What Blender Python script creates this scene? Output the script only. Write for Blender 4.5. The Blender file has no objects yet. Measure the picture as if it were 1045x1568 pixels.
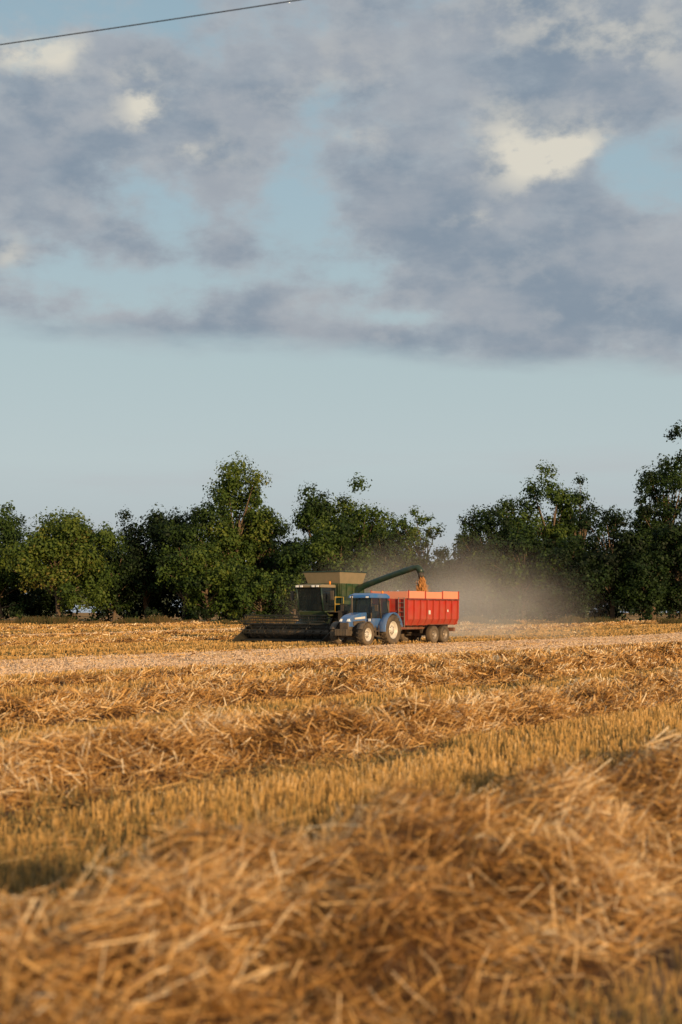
import bpy, math, numpy as np
from mathutils import Vector
rng = np.random.default_rng(7)
scene = bpy.context.scene
scene.view_settings.view_transform='Standard'
scene.view_settings.look='None'
scene.view_settings.exposure=0

SUN_EL=math.radians(12.0); SUN_AZ=math.radians(146)   # azimuth clockwise from +Y
D2=np.array([0.540,0.8415]); N2=np.array([-0.8415,0.540])   # swath direction / normal

def sstep(a,b,x):
    t=np.clip((x-a)/(b-a),0,1); return t*t*(3-2*t)
def gz(y): return 0.7*sstep(100,190,np.asarray(y,float))

# ------------------------------------------------------------------ materials
def newmat(name):
    m=bpy.data.materials.new(name); m.use_nodes=True
    nt=m.node_tree; nt.nodes.clear()
    out=nt.nodes.new('ShaderNodeOutputMaterial')
    return m,nt,out
def ramp(nt,stops,fac=None):
    r=nt.nodes.new('ShaderNodeValToRGB')
    while len(r.color_ramp.elements)<len(stops): r.color_ramp.elements.new(0.5)
    for e,(p,c) in zip(r.color_ramp.elements,stops):
        e.position=p; e.color=(*c,1)
    if fac is not None: nt.links.new(fac,r.inputs[0])
    return r
def attr_mat(name,stops,transl=0.25,rough=0.7,spec=0.2):
    m,nt,out=newmat(name)
    a=nt.nodes.new('ShaderNodeAttribute'); a.attribute_name='rnd'
    r=ramp(nt,stops,a.outputs['Fac'])
    p=nt.nodes.new('ShaderNodeBsdfPrincipled'); p.inputs['Roughness'].default_value=rough
    p.inputs['Specular IOR Level'].default_value=spec
    nt.links.new(r.outputs[0],p.inputs['Base Color'])
    t=nt.nodes.new('ShaderNodeBsdfTranslucent'); nt.links.new(r.outputs[0],t.inputs[0])
    mx=nt.nodes.new('ShaderNodeMixShader'); mx.inputs[0].default_value=transl
    nt.links.new(p.outputs[0],mx.inputs[1]); nt.links.new(t.outputs[0],mx.inputs[2])
    nt.links.new(mx.outputs[0],out.inputs[0])
    return m
def paint(name,col,rough=0.45,metal=0.0,dirt=0.35,dirtcol=(0.30,0.21,0.12),coat=0.0):
    m,nt,out=newmat(name)
    p=nt.nodes.new('ShaderNodeBsdfPrincipled')
    tc=nt.nodes.new('ShaderNodeTexCoord')
    n=nt.nodes.new('ShaderNodeTexNoise'); n.inputs['Scale'].default_value=2.2; n.inputs['Detail'].default_value=7; n.inputs['Roughness'].default_value=0.65
    nt.links.new(tc.outputs['Object'],n.inputs['Vector'])
    sx=nt.nodes.new('ShaderNodeSeparateXYZ'); nt.links.new(tc.outputs['Object'],sx.inputs[0])
    mr=nt.nodes.new('ShaderNodeMapRange'); mr.inputs[1].default_value=0.2; mr.inputs[2].default_value=2.6
    mr.inputs[3].default_value=0.28; mr.inputs[4].default_value=0.0
    nt.links.new(sx.outputs[2],mr.inputs[0])
    ad=nt.nodes.new('ShaderNodeMath'); ad.operation='ADD'; nt.links.new(n.outputs[0],ad.inputs[0]); nt.links.new(mr.outputs[0],ad.inputs[1])
    r=ramp(nt,[(0.38,(0,0,0)),(0.95,(1,1,1))],ad.outputs[0])
    ml=nt.nodes.new('ShaderNodeMath'); ml.operation='MULTIPLY'; ml.inputs[1].default_value=dirt*1.8; ml.use_clamp=True
    nt.links.new(r.outputs[0],ml.inputs[0])
    mx=nt.nodes.new('ShaderNodeMixRGB'); mx.inputs[1].default_value=(*col,1); mx.inputs[2].default_value=(*dirtcol,1)
    nt.links.new(ml.outputs[0],mx.inputs[0]); nt.links.new(mx.outputs[0],p.inputs['Base Color'])
    p.inputs['Roughness'].default_value=rough; p.inputs['Metallic'].default_value=metal
    p.inputs['Coat Weight'].default_value=coat
    nt.links.new(p.outputs[0],out.inputs[0])
    return m

STRAW=[(0.0,(0.050,0.024,0.010)),(0.22,(0.22,0.105,0.030)),(0.5,(0.52,0.27,0.072)),(0.78,(0.72,0.44,0.155)),(1.0,(0.88,0.70,0.44))]
STUB=[(0.0,(0.085,0.072,0.033)),(0.22,(0.19,0.155,0.062)),(0.5,(0.50,0.285,0.080)),(0.8,(0.68,0.42,0.15)),(1.0,(0.78,0.58,0.32))]
m_straw=attr_mat('straw',STRAW,0.16,0.5,0.35)
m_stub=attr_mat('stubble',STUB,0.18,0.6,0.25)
m_chaff=attr_mat('chaff',[(0.0,(0.30,0.19,0.11)),(0.5,(0.54,0.38,0.25)),(1.0,(0.70,0.54,0.38))],0.1,0.9,0.05)
m_leaf=attr_mat('foliage',[(0.0,(0.008,0.016,0.006)),(0.3,(0.022,0.044,0.010)),(0.55,(0.055,0.095,0.015)),(0.8,(0.115,0.148,0.022)),(1.0,(0.20,0.145,0.035))],0.24,0.6,0.2)
m_leaf2=attr_mat('distant_foliage',[(0.0,(0.07,0.10,0.07)),(1.0,(0.15,0.18,0.11))],0.2,0.8,0.1)  # paler and greyer, distance haze put into the leaf colour
m_grass=attr_mat('margin_grass',[(0.0,(0.04,0.05,0.018)),(0.5,(0.10,0.075,0.03)),(1.0,(0.24,0.14,0.06))],0.25,0.8,0.1)
m_bark=paint('bark',(0.15,0.10,0.06),0.9,0,0.4,(0.06,0.05,0.035))

# ------------------------------------------------------------------ numpy mesh
def mesh_from_arrays(name,V,F4,rnd,mats,matidx=None,F3=None):
    me=bpy.data.meshes.new(name)
    V=np.ascontiguousarray(V,dtype=np.float32)
    me.vertices.add(len(V)); me.vertices.foreach_set('co',V.ravel())
    nf=len(F4)
    me.loops.add(nf*4); me.polygons.add(nf)
    me.loops.foreach_set('vertex_index',np.ascontiguousarray(F4,dtype=np.int32).ravel())
    me.polygons.foreach_set('loop_start',np.arange(0,nf*4,4,dtype=np.int32))
    me.polygons.foreach_set('loop_total',np.full(nf,4,dtype=np.int32))
    if matidx is not None: me.polygons.foreach_set('material_index',np.ascontiguousarray(matidx,dtype=np.int32))
    me.update(calc_edges=True)
    a=me.attributes.new('rnd','FLOAT','POINT'); a.data.foreach_set('value',np.ascontiguousarray(rnd,dtype=np.float32))
    for m in mats: me.materials.append(m)
    ob=bpy.data.objects.new(name,me); scene.collection.objects.link(ob)
    return ob
def unit(v): return v/np.maximum(np.linalg.norm(v,axis=-1,keepdims=True),1e-9)

def ribbons(P,Dr,L,W,bend=0.15,seg=2):
    n=len(P); Dr=unit(Dr)
    r=unit(rng.normal(size=(n,3))); side=unit(np.cross(Dr,r)); up=np.cross(side,Dr)
    b=(rng.normal(size=(n,1))*bend*L[:,None])
    rows=[]
    for i in range(seg+1):
        u=i/seg-0.5
        c=P+Dr*(L[:,None]*u)+up*(b*(0.25-u*u)*2)
        rows += [c-side*W[:,None]/2, c+side*W[:,None]/2]
    V=np.stack(rows,1).reshape(-1,3)
    k=2*(seg+1); base=np.arange(n)[:,None]*k
    F=[]
    for i in range(seg):
        F.append(np.concatenate([base+2*i,base+2*i+1,base+2*i+3,base+2*i+2],1))
    F=np.stack(F,1).reshape(-1,4)
    return V,F,k

_ph=rng.uniform(0,6.28,(24,)); _an=rng.uniform(0,6.28,(24,)); 
def pn(x,y,f0=1.0,n=8,off=0):
    s=np.zeros_like(np.asarray(x,float)); w=0
    for i in range(n):
        f=f0*(1.35**i); a=_an[(i+off)%24]; am=1/(1+0.35*i)
        s=s+am*np.sin(f*(np.cos(a)*x+np.sin(a)*y)+_ph[(i*3+off)%24]); w+=am
    return s/w*1.6

ROWS=[(4.55,0.62,1.42),(11.6,0.50,1.20),(19.0,0.52,1.25),(26.2,0.28,0.9),(60.0,0.26,1.3),(75.0,0.28,1.3),(100.0,0.25,1.3)]
def rowh(s,t,c,H,hw):
    k=(s-c-0.22*pn(t,t*0,0.7,5,int(c)%7))/hw
    prof=np.exp(-(np.abs(k)**3.0)*1.2)
    return H*prof*np.clip(0.78+0.34*pn(s,t,1.5,7,int(c)%11)+0.24*pn(s,t,5.0,6,3),0.05,1.5)
def heap(s,t):
    z=np.zeros_like(s)
    for c,H,hw in ROWS: z=np.maximum(z,rowh(s,t,c,H,hw))
    return z
def st2xy(s,t): return s*N2[0]+t*D2[0], s*N2[1]+t*D2[1]
def xy2st(x,y): return x*N2[0]+y*N2[1], x*D2[0]+y*D2[1]
def visible(x,y,m=1.4,ymin=4.6): return (np.abs(x)<0.245*y*1.12+m)&(y>ymin)&(y<178)
def smoothband(s,t):
    s=s+0.9*pn(s,t,0.3,6,1)
    return np.maximum(sstep(30,32,s)*(1-sstep(42.5,45,s)), sstep(78.5,81.5,s)*(1-sstep(86,88,s)))
def shadeband(s,t):  # strip cleared of stubble so the painted shadow line shows
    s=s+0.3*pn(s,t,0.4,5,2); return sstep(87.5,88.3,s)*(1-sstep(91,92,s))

# ------------------------------------------------------------------ ground
def ground():
    ys=np.concatenate([[-300,-60,-10],np.arange(0,100,4),np.arange(100,200,6),[230,300,450,700,1200,2500]])
    xs=np.concatenate([[-2500,-900,-400,-200],np.arange(-100,101,10),[200,400,900,2500]])
    X,Y=np.meshgrid(xs,ys); V=np.stack([X,Y,gz(Y)],-1).reshape(-1,3)
    nx=len(xs); F=[]
    for j in range(len(ys)-1):
        for i in range(nx-1):
            a=j*nx+i; F.append((a,a+1,a+1+nx,a+nx))
    m,nt,out=newmat('stubble_field_soil')
    g=nt.nodes.new('ShaderNodeNewGeometry')
    dn=nt.nodes.new('ShaderNodeVectorMath'); dn.operation='DOT_PRODUCT'; dn.inputs[1].default_value=(N2[0],N2[1],0)
    nt.links.new(g.outputs['Position'],dn.inputs[0])
    nz=nt.nodes.new('ShaderNodeTexNoise'); nz.inputs['Scale'].default_value=0.25; nz.inputs['Detail'].default_value=5
    nt.links.new(g.outputs['Position'],nz.inputs['Vector'])
    w=nt.nodes.new('ShaderNodeMath'); w.operation='MULTIPLY_ADD'; w.inputs[1].default_value=3.0
    nt.links.new(nz.outputs[0],w.inputs[0]); nt.links.new(dn.outputs['Value'],w.inputs[2])
    mr=nt.nodes.new('ShaderNodeMapRange'); mr.inputs[1].default_value=0; mr.inputs[2].default_value=120
    nt.links.new(w.outputs[0],mr.inputs[0])
    base=(0.26,0.17,0.075); pale=(0.66,0.48,0.33); shadetone=(0.07,0.055,0.035)  # darkest tone paints a row-edge shadow line into the soil colour
    def q(s): return (s+1.5)/120
    stops=[(0,(0.16,0.115,0.06)),(q(28),base),(q(32),pale),(q(42),pale),(q(45),base),(q(52),(0.45,0.31,0.16)),(q(66),base),(q(78),(0.45,0.31,0.17)),(q(81),pale),(q(86.5),pale),(q(88),shadetone),(q(91.5),shadetone),(q(93),(0.50,0.34,0.18)),(1,(0.45,0.29,0.15))]
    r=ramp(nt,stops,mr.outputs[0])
    n2=nt.nodes.new('ShaderNodeTexNoise'); n2.inputs['Scale'].default_value=9; n2.inputs['Detail'].default_value=8; n2.inputs['Roughness'].default_value=0.75
    nt.links.new(g.outputs['Position'],n2.inputs['Vector'])
    r2=ramp(nt,[(0.3,(0.45,0.42,0.38)),(0.7,(1.15,1.12,1.05))],n2.outputs[0])
    mx=nt.nodes.new('ShaderNodeMixRGB'); mx.blend_type='MULTIPLY'; mx.inputs[0].default_value=1
    nt.links.new(r.outputs[0],mx.inputs[1]); nt.links.new(r2.outputs[0],mx.inputs[2])
    p=nt.nodes.new('ShaderNodeBsdfDiffuse'); nt.links.new(mx.outputs[0],p.inputs[0])
    bp=nt.nodes.new('ShaderNodeBump'); bp.inputs['Strength'].default_value=0.8; bp.inputs['Distance'].default_value=0.08
    nt.links.new(n2.outputs[0],bp.inputs['Height']); nt.links.new(bp.outputs[0],p.inputs['Normal'])
    nt.links.new(p.outputs[0],out.inputs[0])
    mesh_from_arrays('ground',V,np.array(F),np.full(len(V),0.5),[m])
ground()

# ------------------------------------------------------------------ windrows
def windrow(c,H,hw,idx):
    tt=np.arange(-60,400,0.25); x,y=st2xy(np.full_like(tt,c),tt); ok=visible(x,y,3.0,4.0)
    if not ok.any(): return
    t0,t1=tt[ok].min()-0.5,tt[ok].max()+0.5
    dist=max(7,c/0.74*0.9)
    step=0.07*max(1,dist/9)
    S=np.arange(c-hw*1.7,c+hw*1.7,step*1.0); T=np.arange(t0,t1,step*1.3)
    SS,TT=np.meshgrid(S,T); X,Y=st2xy(SS,TT)
    Z=rowh(SS,TT,c,H,hw)*0.80-0.03+gz(Y)+rng.normal(size=SS.shape)*0.012
    V=np.stack([X,Y,Z],-1).reshape(-1,3); nx=len(S); ny=len(T)
    a=(np.arange(ny-1)[:,None]*nx+np.arange(nx-1)[None,:]).ravel()
    F=np.stack([a,a+1,a+1+nx,a+nx],1)
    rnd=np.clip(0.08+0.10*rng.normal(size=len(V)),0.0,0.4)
    dens=(2300 if H>0.3 else 1300)*(9/dist)**1.15
    area=(t1-t0)*hw*2.4; n=int(min(dens*area,170000))
    s=c+rng.uniform(-1.2,1.2,n)*hw; t=rng.uniform(t0,t1,n)
    x,y=st2xy(s,t); h=rowh(s,t,c,H,hw)
    keep=visible(x,y,2.0,4.4)&(rng.uniform(size=n)<np.clip(0.08+1.3*h/H,0,1))
    s,t,x,y,h=[q[keep] for q in (s,t,x,y,h)]; n=len(s)
    dloc=np.hypot(x,y)
    z=h*rng.uniform(0.80,1.10,n)+gz(y)+0.01
    L=rng.uniform(0.10,0.40,n)*(1+0.002*dloc); W=rng.uniform(0.0033,0.007,n)*np.maximum(1,dloc/11)
    ang=2.6*pn(s,t,2.4,6,5)+rng.normal(size=n)*0.7+0.6
    el=rng.normal(size=n)*0.38+0.25*pn(s,t,3.0,5,8)
    spike=rng.uniform(size=n)<0.07; el=np.where(spike,rng.uniform(0.3,1.2,n),el)
    big=rng.uniform(size=n)<0.05; W=np.where(big,W*1.5,W)
    Dr=np.stack([np.cos(ang)*np.cos(el),np.sin(ang)*np.cos(el),np.sin(el)],1)
    P=np.stack([x,y,z+np.where(spike,0.06,0)+np.where(big,.03,0)],1)
    seg=2 if dist<20 else 1
    Vr,Fr,k=ribbons(P,Dr,L,W,0.22,seg)
    cr=np.clip(0.44+0.24*rng.normal(size=n)+0.24*pn(s,t,2.6,6,2)+0.85*(z-gz(y)-h*0.95)/H+np.where(big|spike,.26,0),0.02,1)  # straws deeper in the heap darker, shade of the gaps put into colour
    V2=np.concatenate([V,Vr]); F2=np.concatenate([F,Fr+len(V)]); rn=np.concatenate([rnd,np.repeat(cr,k)])
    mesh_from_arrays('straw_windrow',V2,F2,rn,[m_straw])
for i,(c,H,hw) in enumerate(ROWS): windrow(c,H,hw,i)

# ------------------------------------------------------------------ stubble
def stubble():
    allV=[];allF=[];allR=[];off=0
    edges=[(4.5,8),(8,12),(12,18),(18,27),(27,40),(40,60),(60,90),(90,125),(125,176)]
    for a,b in edges:
        ym=(a+b)/2; dens=560 if ym<12 else 560*(12/ym)**1.5
        hx=0.275*b+1.6
        nb=int(dens*(b-a)*2*hx/3)
        x=rng.uniform(-hx,hx,nb); y=rng.uniform(a,b,nb)
        s,t=xy2st(x,y)
        if ym<70:
            sp=0.15 if ym<27 else 0.3
            s=np.round(s/sp)*sp+rng.normal(size=nb)*0.014*sp/0.15
        s=np.repeat(s,3)+rng.normal(size=nb*3)*0.012; t=np.repeat(t,3)+rng.normal(size=nb*3)*0.03
        x,y=st2xy(s,t)
        hh=heap(s,t)
        smooth=smoothband(s,t)
        wheel=0.78+0.22*np.tanh(3*pn(s,t*0.05,1.1,6,8))
        lodge=sstep(0.10,0.6,pn(s*1.6,t*0.35,0.8,7,12))
        keep=visible(x,y)&(hh<0.10)&(rng.uniform(size=len(x))<(1-0.88*smooth))&(rng.uniform(size=len(x))<(1-0.5*lodge))&(rng.uniform(size=len(x))<1-.93*shadeband(s,t))
        s,t,x,y,smooth,wheel,hh,lodge=[q[keep] for q in (s,t,x,y,smooth,wheel,hh,lodge)]
        n=len(x)
        h=rng.uniform(0.15,0.28,n)*(1-0.6*smooth)*wheel*(1-0.4*lodge)
        w=rng.uniform(0.0035,0.006,n)*max(1,ym/9.5)
        lean=rng.normal(size=(n,2))*(0.10+0.25*lodge[:,None])
        z0=gz(y)
        ang=rng.uniform(-0.9,0.9,n); sx=np.cos(ang)*w/2; sy=np.sin(ang)*w/2
        tx=x+lean[:,0]*h; ty=y+lean[:,1]*h
        V=np.stack([np.stack([x-sx,y-sy,z0],1),np.stack([x+sx,y+sy,z0],1),
                    np.stack([tx+sx,ty+sy,z0+h],1),np.stack([tx-sx,ty-sy,z0+h],1)],1).reshape(-1,3)
        F=np.arange(n*4).reshape(n,4)+off; off+=n*4
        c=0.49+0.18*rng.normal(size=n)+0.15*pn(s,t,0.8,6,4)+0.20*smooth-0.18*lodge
        c4=np.stack([c-0.36,c-0.36,c+0.10,c+0.10],1)  # stem feet olive and darker, shade at the base put into colour
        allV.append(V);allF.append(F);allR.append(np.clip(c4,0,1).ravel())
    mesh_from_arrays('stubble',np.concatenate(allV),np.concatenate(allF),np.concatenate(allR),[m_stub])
stubble()

def chaff():
    n=280000
    y=rng.uniform(25,170,n); x=rng.uniform(-1,1,n)*(0.275*y+1.6); s,t=xy2st(x,y)
    k=(smoothband(s,t)*(.85+.35*pn(s,t*.3,.8,7,3))>rng.uniform(0.05,0.95,n)); x,y,s,t=[q[k] for q in (x,y,s,t)]; n=len(x)
    sc=np.maximum(1,y/40); h=rng.uniform(0.03,0.08,n)*(1+.15*pn(s,t,1.0,6,3)); w=rng.uniform(0.015,0.04,n)*sc; z=gz(y)
    ang=rng.uniform(-.9,.9,n); sx=np.cos(ang)*w; sy=np.sin(ang)*w; ly=rng.uniform(0.2,1.2,n)*h
    V=np.stack([np.stack([x-sx,y-sy,z],1),np.stack([x+sx,y+sy,z],1),np.stack([x+sx*.5,y+sy+ly,z+h],1),np.stack([x-sx*.6,y-sy+ly,z+h],1)],1).reshape(-1,3)
    c=np.clip(.55+.22*rng.normal(size=n)+.12*pn(s,t,.5,6,6)+.2*pn(s,t*.06,1.5,6,2),0,1)
    mesh_from_arrays('chaff_track',V,np.arange(n*4).reshape(-1,4),np.repeat(c,4),[m_chaff])
chaff()

def loose():
    allV=[];allF=[];allR=[];off=0
    for a,b,dn in [(4.5,12,170),(12,27,60),(27,60,18),(60,110,9),(110,176,4)]:
        hx=0.275*b+1.6; n=int(dn*(b-a)*2*hx)
        x=rng.uniform(-hx,hx,n); y=rng.uniform(a,b,n); s,t=xy2st(x,y)
        cl=0.5+0.5*pn(s,t,0.9,7,9)
        sm=smoothband(s,t)
        k=visible(x,y)&(rng.uniform(size=n)<np.clip(cl*0.8-.5*sm,0.05,1)); x,y,s,t,sm=[q[k] for q in (x,y,s,t,sm)]; n=len(x)
        ym=(a+b)/2
        L=rng.uniform(0.1,0.35,n)*(1+ym*0.004); W=rng.uniform(0.0035,0.006,n)*max(1,ym/11)
        ang=rng.uniform(0,6.28,n); el=rng.normal(size=n)*0.25
        Dr=np.stack([np.cos(ang)*np.cos(el),np.sin(ang)*np.cos(el),np.sin(el)],1)
        z=gz(y)+np.abs(rng.normal(size=n))*0.06+0.01+0.10*np.clip(cl[k]-0.5,0,1)
        V,F,kk=ribbons(np.stack([x,y,z],1),Dr,L,W,0.15,1)
        allV.append(V);allF.append(F+off);off+=len(V)
        allR.append(np.repeat(np.clip(0.58+0.22*rng.normal(size=n),0.05,1),kk))
    mesh_from_arrays('loose_straw',np.concatenate(allV),np.concatenate(allF),np.concatenate(allR),[m_straw])
loose()

# ------------------------------------------------------------------ foliage
def leaf_quads(P,Nrm,size):
    n=len(P); Nrm=unit(Nrm); r=unit(rng.normal(size=(n,3)))
    a=unit(np.cross(Nrm,r)); b=np.cross(Nrm,a)
    sz=size[:,None]
    k=rng.uniform(0.5,1.0,(n,4,1))
    V=np.stack([P+a*sz*k[:,0],P+b*sz*0.7*k[:,1],P-a*sz*k[:,2],P-b*sz*0.7*k[:,3]],1)
    V=V+ (rng.normal(size=V.shape)*0.12*size[:,None,None])
    return V.reshape(-1,3)
def tube(pts,rads,seg=7):
    pts=np.array(pts,float); V=[];F=[]
    for i,p in enumerate(pts):
        d=unit((pts[min(i+1,len(pts)-1)]-pts[max(i-1,0)])[None])[0]
        a=unit(np.cross(d,[0.3,1,0.1])[None])[0]; b=np.cross(d,a)
        for j in range(seg):
            th=2*math.pi*j/seg; V.append(p+rads[i]*(math.cos(th)*a+math.sin(th)*b))
    for i in range(len(pts)-1):
        for j in range(seg):
            F.append((i*seg+j,i*seg+(j+1)%seg,(i+1)*seg+(j+1)%seg,(i+1)*seg+j))
    return np.array(V),np.array(F)
def clumps_to_leaves(C,R,per_r2,leaf,hue,flat=0.8,hv=0.12):
    cnt=np.maximum(12,(per_r2*R**2).astype(int)); idx=np.repeat(np.arange(len(C)),cnt); n=len(idx)
    d=unit(rng.normal(size=(n,3))); d[:,2]*=flat
    rr=rng.uniform(0.40,1.12,n)
    lump=1+0.25*np.sin(d[:,0]*5+idx)+0.20*np.sin(d[:,2]*7+idx*2.1+d[:,1]*4)
    P=C[idx]+d*(R[idx]*rr*lump)[:,None]
    Nr=d+rng.normal(size=(n,3))*0.40+np.array([0,-0.0,0.28])
    size=leaf*rng.uniform(0.5,1.2,n)
    V=leaf_quads(P,Nr,size)
    ch=rng.normal(size=len(C))*hv
    c=hue+ch[idx]+rng.normal(size=n)*0.06+0.18*(rr-0.9)  # inner leaves darker: occlusion inside the clump put into leaf colour
    return V,np.repeat(np.clip(c,0,1),4)
def tree(x,y,h,w,hue=0.5,nc=70,low=0.02,leaf=0.27,dens=112,name='broadleaf_tree',airy=1.0,top=1.0):
    z0=float(gz(y)); cz=h*(0.5+low/2)+z0; rz=h*(0.5-low/2); rx=w/2*1.12
    d=unit(rng.normal(size=(nc,3)))
    r=rng.uniform(0.05,1,nc)**(1/2.5)
    ph=rng.uniform(0,6.28,4); th=np.arctan2(d[:,2],d[:,0])
    out=0.88+0.10*np.sin(3*th+ph[0])+0.08*np.sin(5*th+ph[1])+0.05*np.sin(8*th+ph[2])
    C=d*(r*out)[:,None]*np.array([rx,rx*0.8,rz])*0.92
    u=C[:,2]/rz; C[:,0]*=(1.10-0.16*np.clip(u,-1,1)*top-0.04*u**2); C[:,0]+=rng.normal()*0.10*rx*u
    C+=np.array([x,y,cz])
    R=rng.uniform(0.11,0.22,nc)*min(w,h*.85)*0.80*airy
    R=np.clip(R,0.75,2.8)
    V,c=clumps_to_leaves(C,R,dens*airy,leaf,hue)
    n2=int(nc*30); d2=unit(rng.normal(size=(n2,3))); P2=d2*np.array([rx,rx*.85,rz])*rng.uniform(0.80,1.02,(n2,1))+np.array([x,y,cz])
    near=np.min(np.linalg.norm(P2[:,None,:]-C[None],axis=2)-R[None],axis=1)<0.35
    P2=P2[near]; V2=leaf_quads(P2,d2[near]+rng.normal(size=P2.shape)*0.6,leaf*rng.uniform(.4,.85,len(P2)))
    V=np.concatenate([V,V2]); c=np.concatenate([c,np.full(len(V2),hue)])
    F=np.arange(len(V)).reshape(-1,4)
    mi=[np.zeros(len(F),int)]; Vs=[V];Fs=[F];cs=[c];off=len(V)
    tr=0.014*h+0.06; lx,ly=rng.normal(size=2)*0.04*h
    tp=[(x,y,z0-0.2),(x+lx*.3,y+ly*.3,z0+h*.15),(x+lx*.7,y+ly*.7,z0+h*.35),(x+lx,y+ly,z0+h*.52),(x+lx*1.1,y,z0+h*.66)]
    tv,tf=tube(tp,[tr*1.35,tr,tr*.8,tr*.45,tr*.1],9)
    Vs.append(tv);Fs.append(tf+off);off+=len(tv);mi.append(np.ones(len(tf),int));cs.append(np.full(len(tv),.5))
    pick=rng.permutation(nc)[:30]
    for i in pick:
        e=C[i]; k=np.clip((e[2]-z0)/h*0.58,0.08,0.6); st=np.array([x+lx*k*1.3,y+ly*k*1.3,z0+h*k])
        mid=st*0.5+e*0.5+np.array([0,0,0.05*h])*rng.uniform(-.3,.8)
        bv,bf=tube([st,mid,e],[tr*.42,tr*.25,tr*.07],5)
        Vs.append(bv);Fs.append(bf+off);off+=len(bv);mi.append(np.ones(len(bf),int));cs.append(np.full(len(bv),.5))
    return mesh_from_arrays(name,np.concatenate(Vs),np.concatenate(Fs),np.concatenate(cs),[m_leaf,m_bark],np.concatenate(mi))
def T(px,top,wpx,D,hue,**k):
    x=(px-522.5)/2178*D; h=(2+(937-top)/2178*D)-float(gz(D)); tree(x,D,h*1.06,wpx/2178*D,hue,**k)
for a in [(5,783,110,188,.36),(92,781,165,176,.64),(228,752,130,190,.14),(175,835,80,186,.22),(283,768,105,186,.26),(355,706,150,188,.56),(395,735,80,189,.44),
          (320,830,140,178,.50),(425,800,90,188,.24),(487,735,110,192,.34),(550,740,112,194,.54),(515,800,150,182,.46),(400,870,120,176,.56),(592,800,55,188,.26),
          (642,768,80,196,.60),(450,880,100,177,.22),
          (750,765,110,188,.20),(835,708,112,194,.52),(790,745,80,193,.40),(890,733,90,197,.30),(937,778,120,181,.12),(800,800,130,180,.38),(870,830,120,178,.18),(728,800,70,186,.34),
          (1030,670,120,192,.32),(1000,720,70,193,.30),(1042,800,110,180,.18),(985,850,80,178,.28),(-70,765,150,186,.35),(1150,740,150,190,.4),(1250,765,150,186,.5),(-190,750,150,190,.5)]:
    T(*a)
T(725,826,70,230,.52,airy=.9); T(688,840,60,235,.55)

def hedge(name,x0,x1,y0,hfun,hue,n,leaf,dens,mat,rr=(0.8,1.7)):
    x=rng.uniform(x0,x1,n); H=hfun(x); z=H*rng.uniform(0.03,1,n)**0.8; y=y0+rng.normal(size=n)*1.6
    C=np.stack([x,y,z+gz(y)],1); R=rng.uniform(*rr,n)*np.clip(H/5,.5,1)
    V,c=clumps_to_leaves(C,R,dens,leaf,hue)
    mesh_from_arrays(name,V,np.arange(len(V)).reshape(-1,4),c,[mat])
def hf(x):
    h=10.0+1.6*np.sin(x*0.31)+1.3*np.sin(x*0.83+1)
    gap=np.exp(-((x-15.5)/4.0)**2); g2=np.exp(-((x+30.0)/2.0)**2); return np.maximum(h*(1-0.74*gap)*(1-.3*g2),1.0)
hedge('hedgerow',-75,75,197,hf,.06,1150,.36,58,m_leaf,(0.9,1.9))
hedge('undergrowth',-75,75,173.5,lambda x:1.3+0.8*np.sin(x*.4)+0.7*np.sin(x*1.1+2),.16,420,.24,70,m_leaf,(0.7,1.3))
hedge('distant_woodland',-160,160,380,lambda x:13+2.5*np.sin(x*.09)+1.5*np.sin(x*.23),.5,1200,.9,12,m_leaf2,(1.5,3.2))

def margin():
    n=30000; x=rng.uniform(-70,70,n); y=rng.uniform(160,172,n); h=rng.uniform(.3,.8,n)*(0.7+.4*np.sin(x*.5)+.3*np.sin(x*1.7))
    h=np.clip(h,.12,1.1); w=rng.uniform(.03,.08,n); z=gz(y); l=rng.normal(size=(n,2))*.25*h[:,None]
    V=np.stack([np.stack([x-w,y,z],1),np.stack([x+w,y,z],1),np.stack([x+w*.2+l[:,0],y+l[:,1],z+h],1),np.stack([x-w*.2+l[:,0],y+l[:,1],z+h],1)],1).reshape(-1,3)
    c=np.clip(.45+.25*rng.normal(size=n)+.2*np.sin(x*.6),0,1)
    mesh_from_arrays('field_margin_grass',V,np.arange(n*4).reshape(-1,4),np.repeat(c,4),[m_grass])
margin()

# ------------------------------------------------------------------ part helpers
def empty(name,loc,rz):
    e=bpy.data.objects.new(name,None); scene.collection.objects.link(e)
    e.location=loc; e.rotation_euler=(0,0,rz); e.empty_display_size=0.5; return e
def addmesh(par,name,V,F,mat,bevel=0.0,smooth=False,bseg=2):
    me=bpy.data.meshes.new(name); me.from_pydata([tuple(v) for v in V],[],[tuple(f) for f in F]); me.validate()
    import bmesh
    bm=bmesh.new(); bm.from_mesh(me); bmesh.ops.recalc_face_normals(bm,faces=bm.faces); bm.to_mesh(me); bm.free()
    me.materials.append(mat); ob=bpy.data.objects.new(name,me); scene.collection.objects.link(ob); ob.parent=par
    if smooth:
        for p in me.polygons: p.use_smooth=True
    if bevel>0:
        b=ob.modifiers.new('b','BEVEL'); b.width=bevel; b.segments=bseg; b.limit_method='ANGLE'; b.angle_limit=math.radians(35)
    return ob
def boxm(par,name,x0,x1,y0,y1,z0,z1,mat,bevel=0.015):
    V=[(x,y,z) for x in (x0,x1) for y in (y0,y1) for z in (z0,z1)]
    F=[(0,1,3,2),(4,6,7,5),(0,4,5,1),(2,3,7,6),(0,2,6,4),(1,5,7,3)]
    return addmesh(par,name,V,F,mat,bevel)
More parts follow.
